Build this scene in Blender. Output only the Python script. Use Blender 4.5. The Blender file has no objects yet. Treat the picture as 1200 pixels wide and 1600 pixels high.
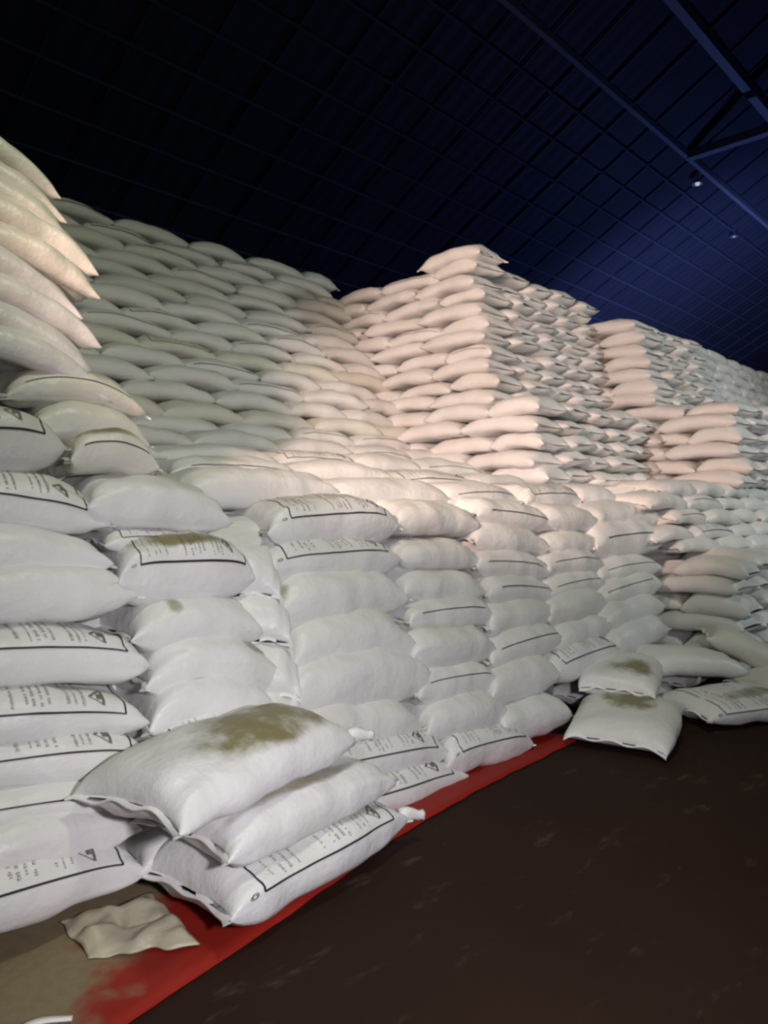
import bpy, math, random
from mathutils import Vector, Matrix, noise

# ---------------------------------------------------------------- camera, world, lights, exposure
scene = bpy.context.scene
C = scene.collection
F_PX, CX, CY, EYE = 1164.0, 600.0, 800.0, 1.5
FW, RT = (0.7203, 0.6936), (0.6936, -0.7203)

cam_data = bpy.data.cameras.new('camera')
cam_data.sensor_fit = 'VERTICAL'
cam_data.sensor_height = 24.0
cam_data.lens = 24.0 * F_PX / 1600.0
cam_data.clip_end = 300
cam = bpy.data.objects.new('camera', cam_data)
cam.location = (0, 0, EYE)
cam.rotation_euler = (math.radians(90), 0, -math.atan2(FW[0], FW[1]))
C.objects.link(cam)
scene.camera = cam

w = bpy.data.worlds.new('night')
scene.world = w
w.use_nodes = True
w.node_tree.nodes['Background'].inputs[0].default_value = (0.35, 0.42, 0.6, 1)
w.node_tree.nodes['Background'].inputs[1].default_value = 0.010

def lamp(name, kind, loc, energy, color, size=0.3, aim=None, spot=60, blend=0.6):
    d = bpy.data.lights.new(name, kind)
    d.energy = energy
    d.color = color
    if kind == 'AREA':
        d.size = size
    else:
        d.shadow_soft_size = size
    if kind == 'SPOT':
        d.spot_size = math.radians(spot)
        d.spot_blend = blend
    o = bpy.data.objects.new(name, d)
    o.location = loc
    if aim:
        o.rotation_euler = (Vector(aim) - Vector(loc)).to_track_quat('-Z', 'Y').to_euler()
    C.objects.link(o)
    return o

# handheld torch beside the camera, warm floodlight far behind, cool floodlight across the yard, roof lamps, added blue fill
lamp('torch_light', 'SPOT', (0.5, -0.7, 1.75), 400, (0.98, 0.93, 1.0), 0.12, (2.7, 2.6, 0.45), 84, 1.0)
lamp('warm_floodlight', 'SPOT', (-2.2, 1.15, 3.3), 3500, (1.0, 0.70, 0.60), 0.22, (6.5, 4.35, 3.0), 36, 0.7)
lamp('cool_floodlight', 'SPOT', (13.0, -7.5, 6.5), 2700, (0.84, 0.95, 0.93), 0.5, (11.0, 4.0, 1.6), 62, 1.0)
lamp('hanging_lamp_light', 'AREA', (2.2, 1.2, 6.5), 90, (0.93, 1.0, 0.74), 0.8, (2.8, 3.6, 1.0))
lamp('blue_lamp_light', 'SPOT', (22.0, 5.0, 3.0), 4800, (0.30, 0.40, 1.0), 0.5, (44, 18, 8.5), 92, 1.0)
lamp('blue_roof_fill_light', 'POINT', (31.0, 9.0, 5.0), 620, (0.22, 0.34, 1.0), 0.5)  # unseen point light added as mild blue fill for the middle of the roof

scene.view_settings.view_transform = 'Standard'
scene.view_settings.look = 'None'
scene.view_settings.gamma = 1
scene.view_settings.use_curve_mapping = False
scene.view_settings.exposure = 0.08
scene.cycles.filter_width = 3.0

# ---------------------------------------------------------------- materials
def new_mat(name):
    m = bpy.data.materials.new(name)
    m.use_nodes = True
    return m, m.node_tree, m.node_tree.nodes['Principled BSDF']

def mnode(nt, op, a, b=None, c=None, clamp=False):
    n = nt.nodes.new('ShaderNodeMath')
    n.operation = op
    n.use_clamp = clamp
    for i, x in enumerate((a, b, c)):
        if x is None:
            continue
        if isinstance(x, (int, float)):
            n.inputs[i].default_value = x
        else:
            nt.links.new(x, n.inputs[i])
    return n.outputs[0]

def cmix(nt, fac, a, b):
    n = nt.nodes.new('ShaderNodeMix')
    n.data_type = 'RGBA'
    for i, x in ((0, fac), (6, a), (7, b)):
        if isinstance(x, (int, float)):
            n.inputs[i].default_value = x
        elif isinstance(x, tuple):
            n.inputs[i].default_value = (*x, 1)
        else:
            nt.links.new(x, n.inputs[i])
    return n.outputs[2]

def tex_noise(nt, vec, scale, detail=3, rough=0.55):
    n = nt.nodes.new('ShaderNodeTexNoise')
    n.inputs['Scale'].default_value = scale
    n.inputs['Detail'].default_value = detail
    n.inputs['Roughness'].default_value = rough
    if vec is not None:
        nt.links.new(vec, n.inputs['Vector'])
    return n.outputs[0]

def ramp(nt, x, lo, hi):
    n = nt.nodes.new('ShaderNodeMapRange')
    n.interpolation_type = 'SMOOTHSTEP'
    n.inputs[1].default_value = lo
    n.inputs[2].default_value = hi
    nt.links.new(x, n.inputs[0])
    return n.outputs[0]

def cloth_material(name, base, dirt):
    m, nt, b = new_mat(name)
    tc = nt.nodes.new('ShaderNodeTexCoord')
    oi = nt.nodes.new('ShaderNodeObjectInfo')
    geo = tc.outputs['Object']
    add = nt.nodes.new('ShaderNodeVectorMath')
    add.operation = 'ADD'
    nt.links.new(geo, add.inputs[0])
    nt.links.new(oi.outputs['Location'], add.inputs[1])
    vec = add.outputs[0]
    uv = nt.nodes.new('ShaderNodeSeparateXYZ')
    nt.links.new(tc.outputs['UV'], uv.inputs[0])
    def at(n_):
        a = nt.nodes.new('ShaderNodeAttribute')
        a.attribute_type = 'OBJECT'
        a.attribute_name = n_
        return a.outputs['Fac']
    du = mnode(nt, 'DIVIDE', mnode(nt, 'SUBTRACT', uv.outputs[0], at('stain_u')), at('stain_w'))
    dv = mnode(nt, 'DIVIDE', mnode(nt, 'SUBTRACT', uv.outputs[1], at('stain_v')), at('stain_h'))
    r2 = mnode(nt, 'ADD', mnode(nt, 'MULTIPLY', du, du), mnode(nt, 'MULTIPLY', dv, dv))
    n1 = tex_noise(nt, vec, 7.0, 5, 0.6)
    edge = mnode(nt, 'ADD', mnode(nt, 'SUBTRACT', 1.35, r2), mnode(nt, 'MULTIPLY', mnode(nt, 'SUBTRACT', n1, 0.5), 2.6))
    mask = mnode(nt, 'MULTIPLY', ramp(nt, edge, 0.0, 1.3), at('stain'))
    soft = mnode(nt, 'MULTIPLY', ramp(nt, tex_noise(nt, vec, 2.3, 4, 0.6), 0.46, 0.78), 0.30)
    tone = cmix(nt, mnode(nt, 'MULTIPLY', ramp(nt, tex_noise(nt, vec, 0.9, 2), 0.3, 0.7), 0.5),
                base, (base[0] * 0.9, base[1] * 0.89, base[2] * 0.86))
    c1 = cmix(nt, soft, tone, (0.56, 0.54, 0.42))
    c2 = cmix(nt, mask, c1, dirt)
    nt.links.new(c2, b.inputs['Base Color'])
    b.inputs['Roughness'].default_value = 0.42
    b.inputs['Specular IOR Level'].default_value = 0.45
    bump = nt.nodes.new('ShaderNodeBump')
    bump.inputs['Strength'].default_value = 0.5
    bump.inputs['Distance'].default_value = 0.012
    nt.links.new(tex_noise(nt, vec, 22.0, 3, 0.55), bump.inputs['Height'])
    nt.links.new(bump.outputs[0], b.inputs['Normal'])
    return m

M_SACK = cloth_material('woven_white_sack', (0.74, 0.735, 0.73), (0.22, 0.195, 0.095))
M_SACK_B = cloth_material('woven_cream_sack', (0.70, 0.685, 0.62), (0.20, 0.17, 0.08))
M_SACK_G = cloth_material('woven_grey_sack', (0.60, 0.60, 0.575), (0.19, 0.17, 0.09))
M_DIRTY = cloth_material('dirty_cloth', (0.50, 0.47, 0.34), (0.13, 0.11, 0.06))

def plain(name, col, rough=0.6, spec=0.3):
    m, nt, b = new_mat(name)
    tc = nt.nodes.new('ShaderNodeTexCoord')
    f = tex_noise(nt, tc.outputs['Object'], 14, 3)
    nt.links.new(cmix(nt, f, tuple(x * 0.85 for x in col), tuple(min(1, x * 1.12) for x in col)), b.inputs['Base Color'])
    b.inputs['Roughness'].default_value = rough
    b.inputs['Specular IOR Level'].default_value = spec
    return m

M_INK = plain('black_ink', (0.018, 0.022, 0.02), 0.5)
M_PALE = plain('faded_ink', (0.16, 0.15, 0.14), 0.6)
M_RED = plain('red_ink', (0.42, 0.24, 0.20), 0.6)
M_HEM = plain('hem_tape', (0.83, 0.82, 0.78), 0.5)
M_PURLIN = plain('roof_steel', (0.15, 0.17, 0.24), 0.55)
M_RAFT = plain('roof_rafter_steel', (0.08, 0.095, 0.14), 0.6)
M_BEAM = plain('beam_steel', (0.30, 0.33, 0.40), 0.5)

def mat_floor():
    m, nt, b = new_mat('dark_earth_floor')
    tc = nt.nodes.new('ShaderNodeTexCoord')
    v = tc.outputs['Object']
    a = tex_noise(nt, v, 1.2, 5, 0.6)
    c = cmix(nt, a, (0.016, 0.0075, 0.005), (0.030, 0.014, 0.0085))
    st = nt.nodes.new('ShaderNodeMapping')
    st.inputs['Scale'].default_value = (1.2, 3.4, 1)
    st.inputs['Rotation'].default_value = (0, 0, 0.35)
    nt.links.new(v, st.inputs[0])
    s = ramp(nt, tex_noise(nt, st.outputs[0], 2.0, 8, 0.68), 0.57, 0.74)
    c = cmix(nt, mnode(nt, 'MULTIPLY', s, 0.4), c, (0.13, 0.11, 0.08))
    nt.links.new(c, b.inputs['Base Color'])
    b.inputs['Roughness'].default_value = 0.75
    b.inputs['Specular IOR Level'].default_value = 0.15
    bump = nt.nodes.new('ShaderNodeBump')
    bump.inputs['Strength'].default_value = 0.3
    bump.inputs['Distance'].default_value = 0.02
    nt.links.new(tex_noise(nt, v, 9, 5), bump.inputs['Height'])
    nt.links.new(bump.outputs[0], b.inputs['Normal'])
    return m

def mat_tarp():
    m, nt, b = new_mat('red_tarpaulin')
    tc = nt.nodes.new('ShaderNodeTexCoord')
    v = tc.outputs['Object']
    sp = nt.nodes.new('ShaderNodeSeparateXYZ')
    nt.links.new(v, sp.inputs[0])
    n1 = tex_noise(nt, v, 3.2, 5, 0.6)
    red = cmix(nt, n1, (0.20, 0.010, 0.007), (0.34, 0.026, 0.014))
    g = mnode(nt, 'ADD', mnode(nt, 'MULTIPLY', mnode(nt, 'SUBTRACT', 1.20, sp.outputs[0]), 2.0),
              mnode(nt, 'MULTIPLY', mnode(nt, 'SUBTRACT', tex_noise(nt, v, 4.5, 4), 0.5), 2.4))
    g = mnode(nt, 'ADD', g, mnode(nt, 'MULTIPLY', mnode(nt, 'SUBTRACT', sp.outputs[1], 2.30), 2.2))
    dm = mnode(nt, 'MULTIPLY', ramp(nt, g, -0.1, 0.55), 0.92)
    c = cmix(nt, dm, red, cmix(nt, tex_noise(nt, v, 30, 3), (0.17, 0.145, 0.08), (0.27, 0.24, 0.15)))
    nt.links.new(c, b.inputs['Base Color'])
    b.inputs['Roughness'].default_value = 0.55
    b.inputs['Specular IOR Level'].default_value = 0.2
    return m

def mat_roof():
    m, nt, b = new_mat('dark_blue_roof_sheet')
    tc = nt.nodes.new('ShaderNodeTexCoord')
    v = tc.outputs['Object']
    c = cmix(nt, tex_noise(nt, v, 0.35, 3), (0.060, 0.066, 0.10), (0.085, 0.092, 0.13))
    nt.links.new(c, b.inputs['Base Color'])
    b.inputs['Roughness'].default_value = 0.6
    b.inputs['Specular IOR Level'].default_value = 0.1
    return m

M_FLOOR, M_TARP, M_ROOF = mat_floor(), mat_tarp(), mat_roof()

# ---------------------------------------------------------------- helpers
def mesh_obj(name, vs, fs, mat, parent=None, smooth=False, uvs=None, prints=()):
    me = bpy.data.meshes.new(name)
    vs, fs, mi = list(vs), list(fs), [0] * len(fs)
    uvs = list(uvs) if uvs else uvs
    for k, (pv, pf, pm) in enumerate(prints):
        n = len(vs)
        vs += pv
        fs += [tuple(n + q for q in g) for g in pf]
        mi += [k + 1] * len(pf)
        uvs += [(0.0, 0.0)] * len(pv)
    me.from_pydata(vs, [], fs)
    me.materials.append(mat)
    for pv, pf, pm in prints:
        me.materials.append(pm)
    if prints:
        me.polygons.foreach_set('material_index', mi)
    if smooth:
        me.polygons.foreach_set('use_smooth', [True] * len(me.polygons))
    if uvs:
        lay = me.uv_layers.new(name='UVMap')
        flat = []
        for l in me.loops:
            flat.extend(uvs[l.vertex_index])
        lay.data.foreach_set('uv', flat)
    me.update()
    o = bpy.data.objects.new(name, me)
    C.objects.link(o)
    if parent:
        o.parent = parent
    return o

def struct(o):
    o['kind'] = 'structure'
    return o

def box(vs, fs, x0, x1, y0, y1, z0, z1):
    n = len(vs)
    vs += [(x, y, z) for z in (z0, z1) for y in (y0, y1) for x in (x0, x1)]
    fs += [tuple(n + i for i in f) for f in
           ((0, 2, 3, 1), (4, 5, 7, 6), (0, 1, 5, 4), (2, 6, 7, 3), (0, 4, 6, 2), (1, 3, 7, 5))]

def bar(vs, fs, a, b, w_, h_, up=(0, 0, 1)):
    a, b = Vector(a), Vector(b)
    d = (b - a).normalized()
    s = d.cross(Vector(up)).normalized() * (w_ / 2)
    t = s.cross(d).normalized() * (h_ / 2)
    n = len(vs)
    for p in (a, b):
        for q in (-s - t, s - t, s + t, -s + t):
            vs.append(tuple(p + q))
    fs += [tuple(n + i for i in f) for f in
           ((3, 2, 1, 0), (4, 5, 6, 7), (0, 1, 5, 4), (1, 2, 6, 5), (2, 3, 7, 6), (3, 0, 4, 7))]

def ray(px, py):
    u = (px - CX) / F_PX
    return FW[0] + u * RT[0], FW[1] + u * RT[1], (CY - py) / F_PX

def on_face(px, py, y0, s):
    """point of the view ray on the leaning face Y = y0 + s*(z-EYE)"""
    dx, dy, dz = ray(px, py)
    t = y0 / (dy - s * dz)
    return Vector((t * dx, t * dy, EYE + t * dz))

# ---------------------------------------------------------------- the setting
vs, fs = [], []
box(vs, fs, -14, 90, -14, 26, -0.3, 0.0)
struct(mesh_obj('floor', vs, fs, M_FLOOR))

RA, RB = 18.0, 0.55                       # roof height over the eye: RA - RB*Y
def roof_z(y):
    return EYE + RA - RB * y
vs, fs = [], []
YR, YE = 4.2, 25.0
# corrugated sheet, ribs running up the slope
nx = 420
for i in range(nx + 1):
    x = -14 + 104 * i / nx
    dz = 0.03 if i % 2 else 0.0
    vs += [(x, YR, roof_z(YR) + 0.1 + dz), (x, YE, roof_z(YE) + 0.1 + dz)]
for i in range(nx):
    fs.append((2 * i, 2 * i + 1, 2 * i + 3, 2 * i + 2))
n0 = len(vs)
for i in range(nx + 1):
    x = -14 + 104 * i / nx
    dz = 0.03 if i % 2 else 0.0
    vs += [(x, YR, roof_z(YR) + 0.1 + dz), (x, -14.0, roof_z(YR) + 0.1 + dz - RB * 18.2)]
for i in range(nx):
    fs.append((n0 + 2 * i, n0 + 2 * i + 2, n0 + 2 * i + 3, n0 + 2 * i + 1))
struct(mesh_obj('ceiling', vs, fs, M_ROOF))
vs, fs = [], []
box(vs, fs, -14, 90, 25.0, 25.2, 0, roof_z(25) + 0.1)
struct(mesh_obj('wall_back', vs, fs, M_ROOF))
vs, fs = [], []
box(vs, fs, 90, 90.2, -14, 25.2, 0, 20)
struct(mesh_obj('wall_end', vs, fs, M_ROOF))

def tag(o, label, cat, group=None, kind=None):
    o['label'] = label
    o['category'] = cat
    if group:
        o['group'] = group
    if kind:
        o['kind'] = kind
    return o

ORD = ['lowest', 'second', 'third', 'fourth', 'fifth', 'sixth', 'seventh', 'eighth', 'ninth', 'tenth', 'eleventh',
       'twelfth', 'thirteenth', 'fourteenth', 'fifteenth', 'sixteenth', 'seventeenth', 'eighteenth', 'nineteenth',
       'twentieth', 'twenty first', 'twenty second', 'twenty third', 'twenty fourth', 'twenty fifth']
FIRST = ['first'] + ORD[1:]
purl = [0.451, 0.573, 0.6215, 0.67, 0.72, 0.770, 0.821, 0.8726, 0.925, 0.978, 1.032]
for i, k in enumerate(purl):
    y = RA * k
    z = roof_z(y)
    vs, fs = [], []
    thick = 0.34 if i == 0 else (0.20 if i == 1 else 0.06)
    bar(vs, fs, (-12, y, z), (89, y, z), thick * 0.75, thick)
    o = mesh_obj('roof_purlin', vs, fs, M_BEAM if i < 2 else M_PURLIN)
    if i < 2:
        lb = ['wide pale steel beam highest up on the dark roof', 'bright slim steel beam running the length of the dark roof'][i]
    else:
        lb = f'thin steel purlin, {FIRST[i-2]} one down the roof from the bright beam'
    tag(o, lb, 'roof beam', 'steel purlins along the dark roof')
for i in range(30):
    x = 3.0 + 1.55 * i
    vs, fs = [], []
    bar(vs, fs, (x, YR + 0.2, roof_z(YR + 0.2) + 0.06), (x, 24.9, roof_z(24.9) + 0.06), 0.05, 0.05)
    o = mesh_obj('roof_rafter', vs, fs, M_RAFT)
    tag(o, f'faint dark rafter up the roof slope, {FIRST[i] if i < 25 else ["twenty sixth","twenty seventh","twenty eighth","twenty ninth","thirtieth"][i-25]} from the near end',
        'rafter', 'rafters up the roof slope')
vs, fs = [], []
bar(vs, fs, (25.9, RA * 0.573, roof_z(RA * 0.573)), (25.9, -2.0, roof_z(RA * 0.573)), 0.3, 0.28)
tag(mesh_obj('tie_beam', vs, fs, M_BEAM), 'blue-lit horizontal tie beam crossing under the roof at the far side', 'roof beam')

def roof_lamp(px, py, r, emit, label):
    dx, dy, dz = ray(px, py)
    t = RA / (dz + RB * dy) * 0.985
    p = Vector((t * dx, t * dy, EYE + t * dz))
    root = bpy.data.objects.new('roof_lamp', None)
    root.location = p
    C.objects.link(root)
    tag(root, label, 'lamp')
    vs, fs = [], []
    n = 14
    for k, (rr, zz) in enumerate(((r * 0.25, r * 0.9), (r * 0.5, r * 0.7), (r, 0.0), (r * 0.93, 0.0), (r * 0.45, r * 0.62))):
        for j in range(n):
            a = 2 * math.pi * j / n
            vs.append((rr * math.cos(a), rr * math.sin(a), zz))
    for k in range(4):
        for j in range(n):
            fs.append((k * n + j, k * n + (j + 1) % n, (k + 1) * n + (j + 1) % n, (k + 1) * n + j))
    mesh_obj('lamp_shade', vs, fs, M_BEAM, root)
    vs, fs = [], []
    for k in range(5):
        a0 = -math.pi / 2 + math.pi * k / 4
        for j in range(8):
            a = 2 * math.pi * j / 8
            vs.append((r * 0.42 * math.cos(a0) * math.cos(a), r * 0.42 * math.cos(a0) * math.sin(a), r * 0.15 + r * 0.42 * math.sin(a0)))
    for k in range(4):
        for j in range(8):
            fs.append((k * 8 + j, k * 8 + (j + 1) % 8, (k + 1) * 8 + (j + 1) % 8, (k + 1) * 8 + j))
    m, nt, b = new_mat('lamp_bulb')
    b.inputs['Emission Color'].default_value = (0.75, 0.8, 0.95, 1)
    b.inputs['Emission Strength'].default_value = emit
    mesh_obj('bulb', vs, fs, m, root, True)
    vs, fs = [], []
    bar(vs, fs, (0, 0, r * 0.85), (0, 0, r * 0.85 + 0.3), 0.03, 0.03, (1, 0, 0))
    mesh_obj('lamp_rod', vs, fs, M_BEAM, root)
roof_lamp(1090, 288, 0.20, 0.55, 'small pale lamp glinting under the roof below the bright beam')
roof_lamp(1147, 370, 0.15, 0.10, 'faint dim lamp low on the dark blue roof at far right')

# ---------------------------------------------------------------- sacks
class Sack:
    """closed pillow surface; local x = length, local -y = the side that faces out of the stack, z = up"""
    def __init__(s, L, W, T, seed, sag=0.03, drop=0.015, twist=0.0, square=3.0, lump=0.012, kink=0.0, tp=6.0):
        s.tp = tp
        s.L, s.W, s.T, s.seed, s.sag, s.drop, s.twist, s.n, s.lump, s.kink = L, W, T, seed, sag, drop, twist, square, lump, kink
        r = random.Random(seed)
        s.p1, s.p2, s.p3 = r.uniform(0, 6.28), r.uniform(0, 6.28), r.uniform(0, 6.28)
        s.m1, s.m2 = r.choice((7, 8, 9, 10)), r.choice((11, 13, 14))
        s.ear = [r.uniform(0.004, 0.03) for _ in range(4)]
        s.skew = r.uniform(-0.02, 0.02)
        s.off = Vector((r.uniform(0, 50), r.uniform(0, 50), r.uniform(0, 50)))
    def pt(s, u, v, out=0.0):
        a = abs(u)
        c, d = math.cos(v), math.sin(v)
        e = 2.0 / s.n
        cy = math.copysign(abs(c) ** e, c)
        dz = math.copysign(abs(d) ** (e * 0.95), d)
        t = (max(0.0, 1 - a ** s.tp)) ** 0.6
        hw = s.W / 2 * (0.90 + 0.10 * (1 - a ** 2.2) ** 0.5 + 0.035 * a ** 8)
        ht = s.T / 2 * t + 0.004 + out
        if s.tp < 4.4 and s.n < 2.4:
            hw *= 1 - 0.42 * a ** 7
        y = (hw + out) * cy
        z = ht * dz
        # underside stays flatter than the top
        if d < 0:
            z *= 0.86
        wr = a ** 2.2
        fold = (math.cos(s.m1 * v + s.p1) * 0.6 + math.cos(s.m2 * v + s.p2 + 3 * u) * 0.4) * 0.021 * wr * (0.3 + 0.7 * t)
        z += fold * abs(d) * min(1.0, t * 2)
        y += fold * 0.6 * cy * min(1.0, t * 2)
        ei = (0 if u < 0 else 2) + (0 if c < 0 else 1)
        x = u * s.L / 2 + math.copysign(s.ear[ei] * abs(c) ** 8 * a ** 10, u)
        # the seam edge bows in at its middle
        x -= math.copysign(0.03 * (1 - abs(c) ** 2) * a ** 6, u)
        x += s.skew * cy
        q = Vector((x * 3.1, y * 3.1, z * 3.1)) + s.off
        k = noise.noise(q) * s.lump * 2.0 + noise.noise(q * 2.7) * s.lump * 0.9
        z += k * dz * min(1.0, t * 1.6)
        y += k * cy * 0.9 * min(1.0, t * 1.6)
        # hang: ends sink, outer side sinks
        z -= s.sag * (a ** 2)
        z -= s.drop * max(0.0, -y / (s.W / 2)) ** 2
        z += s.kink * u * a
        ang = s.twist * u
        y, z = y * math.cos(ang) - z * math.sin(ang), y * math.sin(ang) + z * math.cos(ang)
        return Vector((x, y, z + s.T / 2))
    def surface(s, nu, nv):
        us = [math.sin(math.pi / 2 * (-1 + 2 * i / nu)) for i in range(nu + 1)]
        vs, uvs, fs = [], [], []
        for u in us:
            for j in range(nv):
                v = 2 * math.pi * j / nv
                vs.append(tuple(s.pt(u, v)))
                uvs.append(((u + 1) / 2, j / nv))
        for i in range(nu):
            for j in range(nv):
                a, b = i * nv + j, i * nv + (j + 1) % nv
                fs.append((a, b, b + nv, a + nv))
        fs.append(tuple(range(nv)))
        fs.append(tuple(reversed(range(nu * nv, (nu + 1) * nv))))
        return vs, fs, uvs
    def patch(s, vs, fs, u0, u1, v0, v1, nu, nv, out=0.0022):
        n = len(vs)
        for i in range(nu + 1):
            for j in range(nv + 1):
                vs.append(tuple(s.pt(u0 + (u1 - u0) * i / nu, v0 + (v1 - v0) * j / nv, out)))
        for i in range(nu):
            for j in range(nv):
                a = n + i * (nv + 1) + j
                fs.append((a, a + 1, a + nv + 2, a + nv + 1))
    def hem(s, side, length):
        """the sewn flap beyond one end"""
        vs, fs = [], []
        n = 22
        r = random.Random(s.seed * 3 + (1 if side > 0 else 0))
        ph, am = r.uniform(0, 6), r.uniform(0.006, 0.014)
        for i in range(n + 1):
            q = -1 + 2 * i / n
            vang = math.pi / 2 + math.acos(max(-1, min(1, -abs(q) ** (s.n / 2) * math.copysign(1, q)))) - math.pi / 2
            c = s.pt(side, math.acos(max(-1, min(1, math.copysign(abs(q) ** (s.n / 2), q)))))
            wv = math.sin(q * 9 + ph) * am
            l = length * (1 + 0.3 * abs(q) ** 6)
            for th in (0.009, -0.009):
                vs.append((c.x - side * 0.03, c.y, c.z + th))
            for th in (0.0035, -0.0035):
                vs.append((c.x + side * l, c.y * (1.0 + 0.01 * math.sin(ph + q * 7)), c.z + th + wv - 0.35 * l))
        for i in range(n):
            a, b = 4 * i, 4 * i + 4
            fs += [(a, a + 2, b + 2, b), (a + 1, b + 1, b + 3, a + 3), (a + 2, a + 3, b + 3, b + 2)]
        return vs, fs

PI = math.pi
VLINE = PI - 0.25
def print_panel(s, style, r):
    """ink on the cloth: a framed panel with columns of worn lettering, a ring mark and a triangle mark"""
    vs, fs = [], []
    vl = VLINE + r.uniform(-0.09, 0.05)
    u0, u1 = -0.74 + r.uniform(-0.03, 0.03), 0.80 + r.uniform(-0.03, 0.03)
    if style.startswith('t'):
        dvl = 0.055
    else:
        dvl = 0.045
    s.patch(vs, fs, u0, u1, vl - dvl / 2, vl + dvl / 2, 46, 1)
    du = 0.016
    if style != 'line':
        for uu in (u0, u1):
            s.patch(vs, fs, uu - du / 2, uu + du / 2, 0.55, vl, 1, 22)
    vs2, fs2 = [], []
    if 't' in style:
        cols = [-0.62, -0.52, -0.45, -0.36, -0.10, 0.0, 0.05, 0.11, 0.17, 0.32, 0.38, 0.44]
        for cu in cols:
            wd = r.choice((0.016, 0.024, 0.03))
            v = vl - r.uniform(0.14, 0.30)
            end = v - r.uniform(0.8, 1.6)
            while v > max(end, 0.75):
                h = r.uniform(0.025, 0.05)
                if r.random() > 0.12:
                    k = r.random()
                    # letter-like strokes
                    s.patch(vs2, fs2, cu, cu + wd, v - 0.012, v, 2, 1)
                    if k < 0.6:
                        s.patch(vs2, fs2, cu + wd * 0.42, cu + wd * 0.62, v - h, v, 1, 2)
                    if k > 0.35:
                        s.patch(vs2, fs2, cu, cu + wd, v - h, v - h + 0.012, 2, 1)
                    if k > 0.7:
                        s.patch(vs2, fs2, cu, cu + wd * 0.25, v - h, v, 1, 2)
                v -= h + 0.028
        # triangle mark
        tu, tv, ts = 0.58, vl - 0.50, 0.07
        pts = [(tu - ts, tv), (tu + ts * 0.6, tv - 0.28), (tu + ts * 0.6, tv + 0.28)]
        for a, b in ((0, 1), (1, 2), (2, 0)):
            for k in range(8):
                f0, f1 = k / 8, (k + 1) / 8
                ua, va = pts[a][0] + (pts[b][0] - pts[a][0]) * f0, pts[a][1] + (pts[b][1] - pts[a][1]) * f0
                ub, vb = pts[a][0] + (pts[b][0] - pts[a][0]) * f1, pts[a][1] + (pts[b][1] - pts[a][1]) * f1
                n = len(vs2)
                e = 0.012
                for uu, vv in ((ua - e, va - e), (ua + e, va + e), (ub + e, vb + e), (ub - e, vb - e)):
                    vs2.append(tuple(s.pt(uu, vv, 0.0022)))
                fs2.append((n, n + 1, n + 2, n + 3))
        s.patch(vs2, fs2, tu - 0.012, tu + 0.026, tv - 0.09, tv + 0.09, 1, 3)
    if 'o' in style:
        ru, rv = u0 - 0.085, vl - 0.02
        for rad, wid in ((0.030, 0.006), (0.015, 0.010)):
            for k in range(20):
                a0, a1 = 2 * PI * k / 20, 2 * PI * (k + 1) / 20
                n = len(vs2)
                for a, q in ((a0, rad), (a1, rad), (a1, rad + wid), (a0, rad + wid)):
                    vs2.append(tuple(s.pt(ru + q * math.cos(a), rv + q * math.sin(a) * s.L / s.T * 0.55, 0.0022)))
                fs2.append((n, n + 1, n + 2, n + 3))
    return (vs, fs), (vs2, fs2)

specs = []
def add(stack, row, col, pos, L=0.95, W=0.58, T=0.2, yaw=0.0, pitch=0.0, roll=0.0, style='', stain=None,
        mat=None, sag=None, drop=None, label=None, kink=0.0, tie=None, keep=False, twist=0.0, lump=0.013, square=3.0, hem=True, tp=6.0):
    """pos = middle of the underside"""
    r = random.Random(len(specs) * 7 + 3)
    specs.append(dict(stack=stack, row=row, col=col, pos=Vector(pos), L=L, W=W, T=T, yaw=yaw, pitch=pitch, roll=roll,
                      style=style, stain=stain, mat=mat, sag=r.uniform(0.02, 0.045) if sag is None else sag,
                      drop=r.uniform(0.01, 0.03) if drop is None else drop, label=label, kink=kink, tie=tie,
                      seed=len(specs) + 11, keep=keep, twist=twist, lump=lump, square=square, hem=hem, tp=tp))

# --- the low front stack, read sack by sack -------------------------------------------------
FY, FS = 3.27, 0.45
RND = random.Random(5)
def front(col, row, xl, yl, xr, yr, thick, style='', stain=None, right_end=False, push=0.0, **kw):
    a, b = on_face(xl, yl, FY + push, FS), on_face(xr, yr, FY + push, FS)
    d = b - a
    depth = ((a + b) / 2).xy.dot(Vector(FW))
    T = thick * depth / F_PX * 1.06
    L = d.length * 1.05
    if right_end:
        L = 0.98
        a = b - d.normalized() * L
    mid = (a + b) / 2
    W = 0.60
    yaw = math.atan2(d.y, d.x)
    pitch = -math.atan2(d.z, d.xy.length)
    nrm = Vector((-math.sin(yaw), math.cos(yaw), 0))
    pos = Vector((mid.x, mid.y, mid.z)) + nrm * (W / 2 - 0.03)
    add('F', row, col, pos, L, W, T, yaw * 0.6, pitch, 0, style, stain, **kw)

ST_TOP = (0.45, 0.30, 0.40, 0.10, 0.85)     # u, v, half width, half height, strength
front(0, 0, 0, 1478, 224, 1402, 108, 'to', right_end=True, sag=0.02)
front(0, 1, 0, 1402, 220, 1325, 100, '', right_end=True, sag=0.03)
front(0, 2, 0, 1322, 212, 1282, 84, 'line', right_end=True)
front(0, 3, 0, 1248, 236, 1212, 84, 't', right_end=True)
front(0, 4, 0, 1182, 228, 1163, 90, 't', right_end=True)
front(0, 5, 0, 1088, 220, 1072, 100, 'to', right_end=True)
front(0, 6, 0, 990, 202, 970, 98, '', right_end=True, sag=0.015, mat='W')
front(0, 7, 0, 910, 168, 905, 84, '', right_end=True)
front(0, 8, 0, 836, 157, 850, 96, 't', right_end=True)
front(0, 9, 0, 748, 108, 745, 112, 'to', right_end=True, mat='G')

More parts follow.
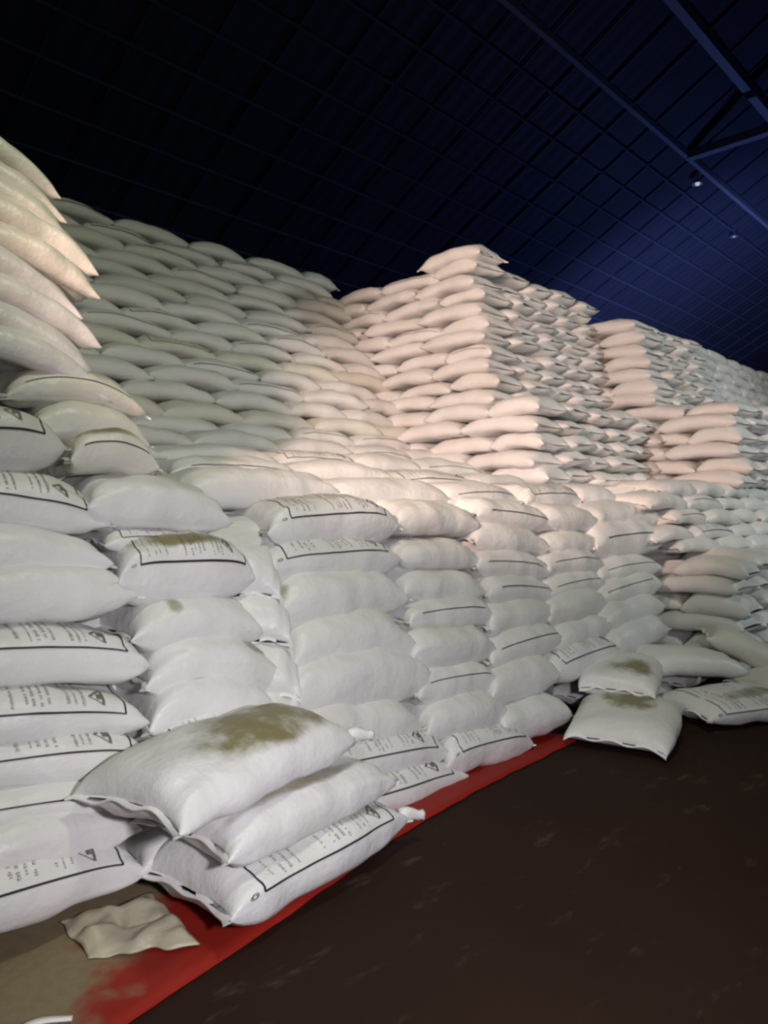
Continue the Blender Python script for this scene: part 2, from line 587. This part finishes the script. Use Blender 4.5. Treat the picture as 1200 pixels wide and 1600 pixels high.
front(1, 0, 225, 1392, 440, 1318, 84)
front(1, 1, 225, 1300, 440, 1245, 84)
front(1, 2, 232, 1222, 432, 1180, 84, 'to', sag=0.035)
front(1, 3, 238, 1165, 428, 1140, 96, '', stain=(0.35, 0.34, 0.12, 0.03, 0.5), sag=0.06)
front(1, 4, 228, 1100, 430, 1088, 92, '', stain=(0.8, 0.36, 0.10, 0.04, 0.7), sag=0.055)
front(1, 5, 212, 1030, 402, 1015, 84, '', stain=(0.3, 0.37, 0.06, 0.06, 0.8), sag=0.04)
front(1, 6, 192, 962, 392, 948, 116, 'to', stain=(0.5, 0.345, 0.48, 0.045, 1.0), sag=0.015)
front(1, 7, 165, 862, 350, 865, 40, 't', sag=0.02)
front(1, 8, 133, 828, 345, 846, 92, '', sag=0.03)
front(1, 9, 105, 738, 236, 748, 78, 'line', stain=(0.45, 0.375, 0.36, 0.035, 1.0), sag=0.05, mat='B')
front(1, 10, 60, 680, 228, 705, 70, '', sag=0.06, mat='B')
front(1, 11, 8, 618, 214, 645, 62, 'line', sag=0.08, mat='B')

front(2, 0, 455, 1335, 722, 1243, 70, 'to', sag=0.0)
front(2, 1, 452, 1268, 692, 1212, 78, 't', sag=0.01)
front(2, 2, 462, 1200, 655, 1165, 84, '', sag=0.035)
front(2, 3, 455, 1140, 672, 1098, 100, '', sag=0.045)
front(2, 4, 462, 1072, 642, 1038, 98, '', sag=0.055)
front(2, 5, 440, 1000, 630, 968, 92, '', stain=(0.06, 0.34, 0.05, 0.08, 0.7), sag=0.04)
front(2, 6, 420, 928, 618, 905, 72, 'to', sag=0.01)
front(2, 7, 432, 874, 620, 858, 86, 'to', sag=0.02, stain=(0.5, 0.28, 0.6, 0.06, 0.30))

for row, (xl, yl, xr, yr, th, st) in enumerate((
        (702, 1226, 828, 1190, 68, 'to'), (668, 1172, 790, 1142, 66, ''), (652, 1116, 772, 1092, 66, 'line'),
        (642, 1062, 768, 1045, 72, ''), (640, 996, 762, 982, 56, 'line'), (630, 950, 748, 945, 58, ''),
        (625, 902, 742, 898, 56, ''), (626, 846, 746, 842, 58, ''))):
    front(3, row, xl, yl, xr, yr, th, st, sag=0.02, stain=(0.5, 0.30, 0.45, 0.06, 0.35) if row in (3, 5) else None)
for row, (xl, yl, xr, yr, th, st) in enumerate((
        (786, 1180, 890, 1143, 64, ''), (772, 1116, 872, 1082, 68, ''), (772, 1058, 878, 1022, 60, 'line'),
        (768, 1006, 866, 982, 58, ''), (760, 950, 858, 948, 50, 'line'), (748, 908, 856, 914, 50, 'line'),
        (746, 866, 858, 874, 50, ''), (744, 826, 858, 840, 52, 'line'))):
    front(4, row, xl, yl, xr, yr, th, st, sag=0.02)
for row, (xl, yl, xr, yr, th, st) in enumerate((
        (870, 1084, 965, 1044, 60, 't'), (872, 1036, 952, 1000, 54, ''),
        (862, 990, 945, 962, 52, ''), (858, 950, 940, 930, 46, 'line'), (856, 912, 938, 902, 48, 'line'),
        (856, 872, 936, 868, 42, ''), (852, 836, 932, 838, 48, ''))):
    front(5, row, xl, yl, xr, yr, th, st, sag=0.02)
for row, (xl, yl, xr, yr, th, st) in enumerate((
        (955, 1048, 1040, 1005, 54, ''), (945, 1000, 1036, 966, 50, ''),
        (940, 962, 1032, 930, 48, 'line'), (938, 924, 1030, 904, 44, 'line'), (934, 884, 1034, 868, 62, 'line'),
        (932, 834, 1030, 828, 46, ''))):
    front(6, row, xl, yl, xr, yr, th, st, sag=0.02)

# sacks that stick out, nose down, between the second and third columns
for k, (px, py) in enumerate(((425, 1150), (424, 1060), (412, 975), (395, 905))):
    p = on_face(px, py, FY, FS)
    add('V', k, 0, (p.x + 0.08, p.y + 0.30, p.z + 0.02), 0.80, 0.42, 0.24, math.radians(62), math.radians(-24), 0.0,
        '', None, sag=0.05, tie=None,
        label=['bulging white sack end wedged between second and third columns, lowest of four',
               'white sack end poking nose down between second and third columns, second lowest',
               'white sack end wedged nose down beside the olive-stained printed sack, third up',
               'white sack end jutting between second and third columns, uppermost of four'][k])

# the loose pile in front
add('P', 0, 0, (1.93, 2.44, 0.012), 1.02, 0.60, 0.24, math.radians(7), 0, 0, 'to', (0.75, 0.36, 0.2, 0.03, 0.5), 'W', sag=0.0, drop=0.0,
    tie='right', twist=0.0, square=3.0, label='white printed sack lying lowest in the loose front pile, knotted corner, on red tarpaulin')
add('P', 1, 0, (1.92, 2.47, 0.235), 0.96, 0.56, 0.20, math.radians(8), math.radians(1), 0, '', (0.5, 0.33, 0.4, 0.03, 0.75), 'W', sag=0.02, drop=0.02,
    label='white sack with brown smear, middle one of the loose front pile of three')
add('P', 2, 0, (1.70, 2.50, 0.435), 0.98, 0.60, 0.23, math.radians(12), math.radians(-3), math.radians(-5), '', (0.60, 0.31, 0.36, 0.10, 1.0), 'W', sag=0.03, drop=0.06,
    tie='right', square=2.8, label='large white sack with broad olive dirt stain, topmost of the loose front pile')

# --- ledge and slopes above ------------------------------------------------------------------
def slope_row(stack, row, z, T, yf, x0, x1, L, off, style_p=0.2, W=0.6, mat=None, sag=None, jz=0.012, jy=0.03, pitchj=0.02):
    x = x0 + off
    c = 0
    while x < x1 - 0.25:
        l = min(L * RND.uniform(0.88, 1.1), x1 - x + 0.25)
        st = ('line' if RND.random() < 0.7 else 't') if RND.random() < style_p else ''
        y = yf + RND.uniform(-jy, jy)
        add(stack, row, c, (x + l / 2, y + W / 2, z + RND.uniform(-jz, jz)), l * 1.06, W, T * RND.uniform(1.15, 1.3), RND.uniform(-0.05, 0.05),
            RND.uniform(-pitchj, pitchj), RND.uniform(-0.05, 0.03), st, None, mat, sag=sag if sag is not None else RND.uniform(0.02, 0.05))
        x += l
        c += 1

slope_row('L', 0, 1.49, 0.21, 3.42, 2.10, 6.6, 1.05, 0.0, 0.5, sag=0.02)
slope_row('L', 1, 1.66, 0.17, 3.95, 2.15, 6.4, 0.95, 0.2, 0.3)
slope_row('L', 2, 1.82, 0.16, 4.55, 1.6, 6.4, 0.92, 0.0, 0.3)
def ya(h):
    return 7.41 - 0.72 * (3.04 - h)
for k in range(16):
    h = 0.50 + 0.162 * k
    yf = ya(h) - (0.25 if k < 1 else 0.0)
    slope_row('A', k, EYE + h - 0.0, 0.163, yf, 1.55, 6.45, 0.86, -0.40 * (k % 2), 0.22,
              mat='G' if k > 9 else ('B' if k % 4 == 2 else None), sag=0.055)

# the tall near corner at the left
nz = [2.20, 2.34, 2.48, 2.62, 2.76, 2.90, 3.04, 3.18, 3.32]
for k, z in enumerate(nz):
    h = z - EYE
    dx = (0.02, -0.03, 0.04, 0.0, 0.10, 0.12, 0.03, -0.02, 0.02)[k]
    for c in range(2):
        add('N', k, c, (1.20 + dx - 0.93 * (1 - c), 3.27 + 0.45 * h + 0.22, z - 0.01), 0.98, 0.62, 0.20, -0.10, math.radians(9), 0.0, '', None,
            'B' if k > 3 else None, sag=0.13 if c else 0.03, drop=0.05, hem=False)

# block B: sacks laid end-out; its near end face shows their long sides
def end_block(stack, xf, x1, yc, zs, T, yback, L=0.88, bw=0.56, batter=0.25, mat=None, xb=0.05, depthcols=3):
    for k, z in enumerate(zs):
        y0 = yc + batter * (z - zs[0])
        xx = xf + xb * (z - zs[0]) + (0.05 if k % 2 else 0.0)
        yb = yback(z)
        # the end face
        y = y0 + (-0.02 if k % 2 else 0.03)
        c = 0
        off = 0.0 if k % 2 == 0 else -0.0
        first = L * (1.0 if k % 2 == 0 else 0.72)
        while y < yb + 0.1 and c < 5:
            l = (first if c == 0 else L) * RND.uniform(0.92, 1.08)
            jx = RND.uniform(-0.05, 0.05)
            add(stack, k, c, (xx + bw / 2 + jx, y + l / 2, z + RND.uniform(-0.012, 0.012)), l * 1.04, bw, T * RND.uniform(1.05, 1.2),
                -PI / 2 + RND.uniform(-0.07, 0.07), RND.uniform(-0.03, 0.03), 0, 'line' if RND.random() < 0.12 else '', None, mat,
                sag=RND.uniform(0.03, 0.06), hem=False)
            y += l
            c += 1
        # the long face: sack ends
        x = xx + bw + (0.10 if k % 2 else 0.0)
        c = 10
        while x < x1 - 0.1:
            b_ = 0.54 * RND.uniform(0.92, 1.1)
            add(stack + 's', k, c - 10, (x + b_ / 2, y0 + 0.42 + RND.uniform(-0.05, 0.05), z + RND.uniform(-0.015, 0.015)), 0.84, b_ * 1.06, T * RND.uniform(1.1, 1.3),
                -PI / 2 + RND.uniform(-0.1, 0.1), RND.uniform(-0.05, 0.03), RND.uniform(-0.08, 0.08), '', None, mat, sag=0.02, square=2.3, hem=False, tp=4.2)
            x += b_
            c += 1

def zlist(h0, h1, n):
    return [EYE + h0 + (h1 - h0) * i / n for i in range(n)]
end_block('B', 6.50, 9.15, 4.62, zlist(1.18, 2.86, 10), 0.168, lambda z: ya(z - EYE))
add('B', 10, 0, (6.86, 5.35, EYE + 2.83), 0.88, 0.56, 0.2, -PI / 2, 0, 0, '', None, None, sag=0.06)
end_block('M', 6.30, 9.2, 3.98, zlist(0.10, 1.16, 6), 0.178, lambda z: ya(z - EYE), batter=0.06, xb=0.0)
end_block('C', 9.18, 11.3, 4.05, zlist(1.36, 2.56, 7), 0.172, lambda z: 5.0, batter=0.28)
end_block('K', 9.15, 13.6, 2.98, zlist(0.30, 1.36, 6), 0.178, lambda z: 4.0, batter=0.15)
for k in range(8):
    slope_row('D', k, EYE + 1.36 + 0.172 * k, 0.172, 4.35 + 0.3 * 0.172 * k, 11.3, 17.0, 0.9, -0.4 * (k % 2), 0.0, mat='B' if k % 2 else None)
# lower right: grey sloping face and the pink-lit short end
for k in range(5):
    slope_row('G', k, EYE - 0.44 + 0.15 * k, 0.15, 2.86 + 0.06 * k, 7.2, 13.0, 0.9, -0.4 * (k % 2), 0.1)
end_block('E', 7.05, 9.9, 2.30, zlist(-1.5, -0.44, 6), 0.178, lambda z: 2.85, batter=0.08, xb=0.0)

# sacks fallen on the floor at the right
add('R', 0, 0, (4.76, 2.30, 0.03), 0.92, 0.66, 0.19, math.radians(16), math.radians(-5), 0, '', (0.55, 0.25, 0.17, 0.07, 1.0), 'W', sag=0.02,
    tp=3.4, label='white sack fallen forward on the dark floor with a brown smear, below the oval-stained one')
add('R', 1, 0, (5.22, 2.56, 0.21), 0.80, 0.54, 0.19, math.radians(20), math.radians(-4), 0, '', (0.35, 0.30, 0.22, 0.08, 1.0), None, sag=0.02,
    label='white sack with large oval olive stain, slumped against the stack foot')
add('R', 2, 0, (5.72, 1.95, 0.005), 0.98, 0.58, 0.19, math.radians(-24), 0, 0, 'to', (0.55, 0.30, 0.3, 0.04, 0.7), None, sag=0.0,
    label='printed white sack with black frame lying on floor at far right')
add('R', 3, 0, (6.05, 2.48, 0.18), 0.86, 0.56, 0.22, math.radians(-35), math.radians(3), 0, '', None, None, sag=0.03,
    label='plain pinkish-lit sack slumped behind the printed floor sack')
add('R', 4, 0, (6.85, 2.18, 0.17), 0.9, 0.5, 0.22, math.radians(-62), math.radians(24), 0, '', None, 'B', sag=0.02,
    label='tilted pinkish-lit sack leaning down at the right edge of the pile')
add('R', 5, 0, (6.75, 1.86, 0.005), 0.9, 0.52, 0.2, math.radians(-20), 0, 0, '', None, 'B', sag=0.0,
    label='cream sack low at the right edge beside the leaning sack')
add('R', 6, 0, (5.45, 2.75, 0.005), 0.9, 0.56, 0.19, math.radians(-5), 0, 0, '', None, None, sag=0.0,
    label='white sack at the foot of the stack under the oval-stained sack')
add('R', 7, 0, (6.45, 2.72, 0.005), 0.9, 0.56, 0.19, math.radians(5), 0, 0, '', None, None, sag=0.0,
    label='white sack at the stack foot behind the fallen sacks')

# ---------------------------------------------------------------- pick the 300 that show largest, build
STACK = {'F': 'low front stack', 'L': 'ledge above the front stack', 'A': 'high rear slope', 'N': 'tall stack by the near edge',
         'B': 'high block pinkish end', 'Bs': 'high block grey side', 'M': 'lower step pinkish end',
         'Ms': 'lower step grey side', 'C': 'far block pinkish end', 'Cs': 'far block grey side',
         'K': 'far step pinkish end', 'Ks': 'far step grey side', 'D': 'farthest top slope', 'G': 'grey slope at far right',
         'E': 'short pinkish end near floor', 'Es': 'side behind the short pink-lit end'}
COLN = ['first', 'second', 'third', 'fourth', 'fifth', 'sixth', 'seventh', 'eighth', 'ninth', 'tenth', 'eleventh', 'twelfth', 'thirteenth', 'fourteenth']
PRIO = {'F': 9, 'V': 9, 'P': 9, 'R': 9, 'L': 5, 'N': 3, 'A': 1.4, 'E': 1.6, 'B': 1.5, 'M': 1.4, 'Bs': 0.8, 'Ms': 0.9, 'G': 1.0, 'C': 0.8, 'Cs': 0.7, 'K': 0.9, 'Ks': 0.6, 'D': 0.6, 'Es': 0.4}
HIDE = set()
def weight(s):
    d = (s['pos'] - Vector((0, 0, EYE))).length
    side = s['stack'] in ('B', 'M', 'C', 'K', 'E') and s['col'] == 4
    return PRIO[s['stack']] * s['T'] / (d * d) * (0.3 if side else 1)
def in_view(s):
    p = s['pos'] + Vector((0, 0, s['T'] / 2 - EYE))
    d = p.x * FW[0] + p.y * FW[1]
    if d < 0.3:
        return False
    px = CX + F_PX * (p.x * RT[0] + p.y * RT[1]) / d
    return (70 if s['stack'] in 'AL' else -200) < px < 1260 and not (s['stack'] == 'N' and s['col'] == 0)
order = sorted(range(len(specs)), key=lambda i: -(weight(specs[i]) if in_view(specs[i]) else 0))
single = set(order[:300])
def screen_x(s):
    p = s['pos']
    return CX + F_PX * (p.x * RT[0] + p.y * RT[1]) / (p.x * FW[0] + p.y * FW[1])
rank = {}
for i, s in enumerate(specs):
    if s['stack'] in 'FVPR':
        rank[i] = s['col']
    elif s['stack'][0] in 'BMCKE':
        rank[i] = s['col']
    else:
        lim = 70 if s['stack'] in 'AL' else -400
        rank[i] = sum(1 for t in specs if t['stack'] == s['stack'] and t['row'] == s['row'] and lim < screen_x(t) < screen_x(s))
MATS = {None: M_SACK, 'W': M_SACK, 'B': M_SACK_B, 'G': M_SACK_G}

def place(s):
    m = Matrix.Rotation(s['yaw'], 4, 'Z') @ Matrix.Rotation(s['pitch'], 4, 'Y') @ Matrix.Rotation(s['roll'], 4, 'X')
    m.translation = s['pos']
    return m

def look_of(s):
    a = {'W': 'bright white', 'B': 'cream-tinged', 'G': 'greyish'}.get(s['mat'], 'white')
    if s['stain'] and s['stain'][4] > 0.45:
        return 'dirt-stained ' + a.split()[-1]
    if s['style'] == 'line':
        return 'black-lined ' + a.split()[-1]
    if s['style']:
        return 'printed ' + a.split()[-1]
    return 'plain ' + a.split()[-1]

stuff_v, stuff_f, stuff_uv = [], [], []
ink_v, ink_f = [], []
for i, s in enumerate(specs):
    sh = Sack(s['L'], s['W'], s['T'], s['seed'], s['sag'], s['drop'], s['twist'], s['square'], s['lump'], s['kink'], s['tp'])
    mtx = place(s)
    dist = (s['pos'] - Vector((0, 0, EYE))).length
    if i not in single:
        v, f, uv = sh.surface(16, 14)
        n = len(stuff_v)
        stuff_v += [tuple(mtx @ Vector(p)) for p in v]
        stuff_f += [tuple(n + q for q in g) for g in f]
        stuff_uv += uv
        continue
    near = dist < 5.2
    nu, nv = (44, 36) if near else ((30, 24) if dist < 8 else (22, 18))
    root = bpy.data.objects.new('sack', None)
    C.objects.link(root)
    root.matrix_world = mtx
    v, f, uv = sh.surface(nu, nv)
    r = random.Random(s['seed'])
    prints = []
    if s['style']:
        (v1, f1), (v2, f2) = print_panel(sh, s['style'], r)
        prints.append((v1, f1, M_INK))
        if v2:
            prints.append((v2, f2, M_PALE))
    body = mesh_obj('sack_body', v, f, MATS[s['mat']], root, True, uv, prints)
    st = s['stain'] or (0.5, 0.3, 0.1, 0.1, 0.0)
    for kk, val in zip(('stain_u', 'stain_v', 'stain_w', 'stain_h', 'stain'), st):
        body[kk] = float(val)
    if (s['hem'] or near) and s['stack'] != 'N':
        for side in (-1, 1):
            hv, hf = sh.hem(side, r.uniform(0.012, 0.028))
            mesh_obj('end_hem', hv, hf, M_HEM, root, True)
    if s['tie']:
        # knotted corner: a twisted tail of cloth
        c = sh.pt(0.97, PI if s['tie'] == 'right' else 0.0) + Vector((0.0, 0.05, 0.0))
        tv, tf = [], []
        nn, seg = 10, 9
        for a in range(seg + 1):
            t = a / seg
            rad = 0.030 * (1 - t) ** 0.8 + 0.011 + (0.008 if a == seg - 1 else 0)
            ctr = c + Vector((0.15 * t - 0.02, -0.055 * t, 0.012 * math.sin(t * 5)))
            for b in range(nn):
                an = 2 * PI * b / nn + t * 2.2
                rr = rad * (1 + 0.22 * math.cos(3 * an))
                tv.append((ctr.x, ctr.y + rr * math.cos(an), ctr.z + rr * math.sin(an)))
        for a in range(seg):
            for b in range(nn):
                tf.append((a * nn + b, a * nn + (b + 1) % nn, (a + 1) * nn + (b + 1) % nn, (a + 1) * nn + b))
        tf.append(tuple(range(nn)))
        tf.append(tuple(seg * nn + b for b in range(nn)))
        mesh_obj('knotted_corner', tv, tf, M_HEM, root, True)
    if s['label']:
        lb = s['label']
    else:
        lay = 'lowest layer' if s['row'] == 0 else ORD[s['row']] + ' layer up'
        lb = f"{look_of(s)} sack, {lay}, {COLN[rank[i]]} {'from corner' if s['stack'][0] in 'BMCKE' else 'from the left'}, {STACK[s['stack']]}"
        if s['stack'] == 'N':
            lb = f"{look_of(s)} drooping sack, {lay} in the tall stack by the near edge"
    tag(root, lb, 'sack', 'stacked white sacks')
print('SACKS', len(specs))

# sacks hidden inside the stacks, a coarse packed mass that keeps light from leaking through
core_v, core_f = [], []
def core(x0, x1, y0, y1, z0, z1, lean=0.0):
    n = len(core_v)
    core_v.extend([(x0, y0, z0), (x1, y0, z0), (x1, y1, z0), (x0, y1, z0),
                   (x0, y0 + lean, z1), (x1, y0 + lean, z1), (x1, y1, z1), (x0, y1, z1)])
    core_f.extend([tuple(n + i for i in f) for f in ((3, 2, 1, 0), (4, 5, 6, 7), (0, 1, 5, 4), (1, 2, 6, 5), (2, 3, 7, 6), (3, 0, 4, 7))])
core(-0.4, 6.9, 3.0, 9, 0.02, 1.5, 0.6)
core(-0.4, 1.45, 3.75, 9, 1.5, 3.3, 0.7)
core(-0.4, 6.6, 5.4, 9, 1.5, 2.0, 0.35)
core(-0.4, 6.7, 5.95, 9, 2.0, 4.45, 1.7)
core(6.75, 18, 4.5, 9, 1.5, 2.65, 0.1)
core(6.95, 18, 5.0, 9, 2.65, 4.2, 0.45)
core(6.9, 18, 3.3, 9, 0.02, 1.75, 0.1)
core(9.6, 18, 3.4, 9, 1.75, 2.8, 0.15)
core(7.5, 18, 2.75, 4, 0.02, 1.0, 0.1)
n = len(stuff_v)
stuff_v += core_v
stuff_f += [tuple(n + q for q in g) for g in core_f]
stuff_uv += [(0.5, 0.9)] * len(core_v)
o = mesh_obj('distant_sacks', stuff_v, stuff_f, M_SACK, None, True, stuff_uv)
tag(o, 'mass of further white sacks filling out the far stacks', 'sacks', None, 'stuff')
for kk, val in zip(('stain_u', 'stain_v', 'stain_w', 'stain_h', 'stain'), (0.5, 0.3, 0.1, 0.1, 0.0)):
    o[kk] = float(val)

# ---------------------------------------------------------------- tarpaulin and scraps
edge = [(-0.6, 1.62), (0.2, 1.80), (0.67, 1.93), (1.05, 2.05), (1.44, 2.11), (1.9, 2.20), (2.5, 2.33), (3.19, 2.41), (3.8, 2.44), (4.42, 2.47)]
vs, fs = [], []
N = 90
rows = 16
for i in range(N + 1):
    x = -0.6 + 5.02 * i / N
    for (xa, ya_), (xb, yb_) in zip(edge, edge[1:]):
        if xa <= x <= xb + 1e-6:
            ye = ya_ + (yb_ - ya_) * (x - xa) / (xb - xa)
            break
    ye += 0.012 * noise.noise(Vector((x * 6, 0, 0)))
    for j in range(rows + 1):
        y = ye + (3.1 - ye) * (j / rows)
        z = 0.008 + 0.006 * (1 + noise.noise(Vector((x * 5, y * 5, 1)))) * (1 if j else 0.2)
        vs.append((x, y, z))
for i in range(N):
    for j in range(rows):
        a = i * (rows + 1) + j
        fs.append((a, a + rows + 1, a + rows + 2, a + 1))
o = mesh_obj('tarpaulin', vs, fs, M_TARP, None, True)
sol = o.modifiers.new('thickness', 'SOLIDIFY')
sol.thickness = 0.004
sol.offset = -1
tag(o, 'dusty red tarpaulin spread on the floor under the sack stack', 'tarpaulin')

def cloth_patch(name, pts, mat, amp, seed, label, cat, z0=0.02):
    """crumpled sheet through four floor corners"""
    a, b, c, d = [Vector((*p, 0)) for p in pts]
    n = 34
    vs, fs = [], []
    for i in range(n + 1):
        for j in range(n + 1):
            s_, t_ = i / n, j / n
            p = (a * (1 - s_) + b * s_) * (1 - t_) + (d * (1 - s_) + c * s_) * t_
            q = Vector((p.x * 7, p.y * 7, seed))
            e = min(s_, 1 - s_, t_, 1 - t_)
            ed = 0.03 * noise.noise(Vector((p.x * 11, p.y * 11, seed + 3)))
            z = z0 + amp * (0.55 + noise.noise(q) + 0.5 * noise.noise(q * 2.3)) * min(1, e * 7 + 0.25)
            vs.append((p.x + ed, p.y + ed, max(z, 0.014)))
    for i in range(n):
        for j in range(n):
            k = i * (n + 1) + j
            fs.append((k, k + n + 1, k + n + 2, k + 1))
    uv = [(0.1, 0.1)] * len(vs)
    o = mesh_obj(name, vs, fs, mat, None, True, uv)
    so = o.modifiers.new('thickness', 'SOLIDIFY')
    so.thickness = 0.003
    for kk, val in zip(('stain_u', 'stain_v', 'stain_w', 'stain_h', 'stain'), (0.5, 0.5, 0.1, 0.1, 0.0)):
        o[kk] = val
    return tag(o, label, cat)

cloth_patch('empty_sack', ((1.10, 2.42), (1.40, 2.22), (1.46, 2.66), (1.12, 2.70)), M_DIRTY, 0.035, 4.0,
            'crumpled dirty empty sack on the red tarpaulin beside the loose pile', 'empty sack')
# curled white scrap
vs, fs = [], []
for i in range(15):
    t = i / 14
    x, y = 0.735 + 0.20 * t, 2.17 - 0.010 * t + 0.03 * math.sin(t * 3)
    for q in (-1, 1):
        vs.append((x + q * 0.004, y + q * 0.014 * (1 - 0.6 * t), 0.030 + 0.012 * math.sin(t * 4) + q * 0.003))
for i in range(14):
    fs.append((2 * i, 2 * i + 1, 2 * i + 3, 2 * i + 2))
o = mesh_obj('plastic_scrap', vs, fs, M_HEM, None, True)
so = o.modifiers.new('thickness', 'SOLIDIFY')
so.thickness = 0.003
tag(o, 'thin curled white plastic scrap lying on the dusty tarpaulin', 'scrap')
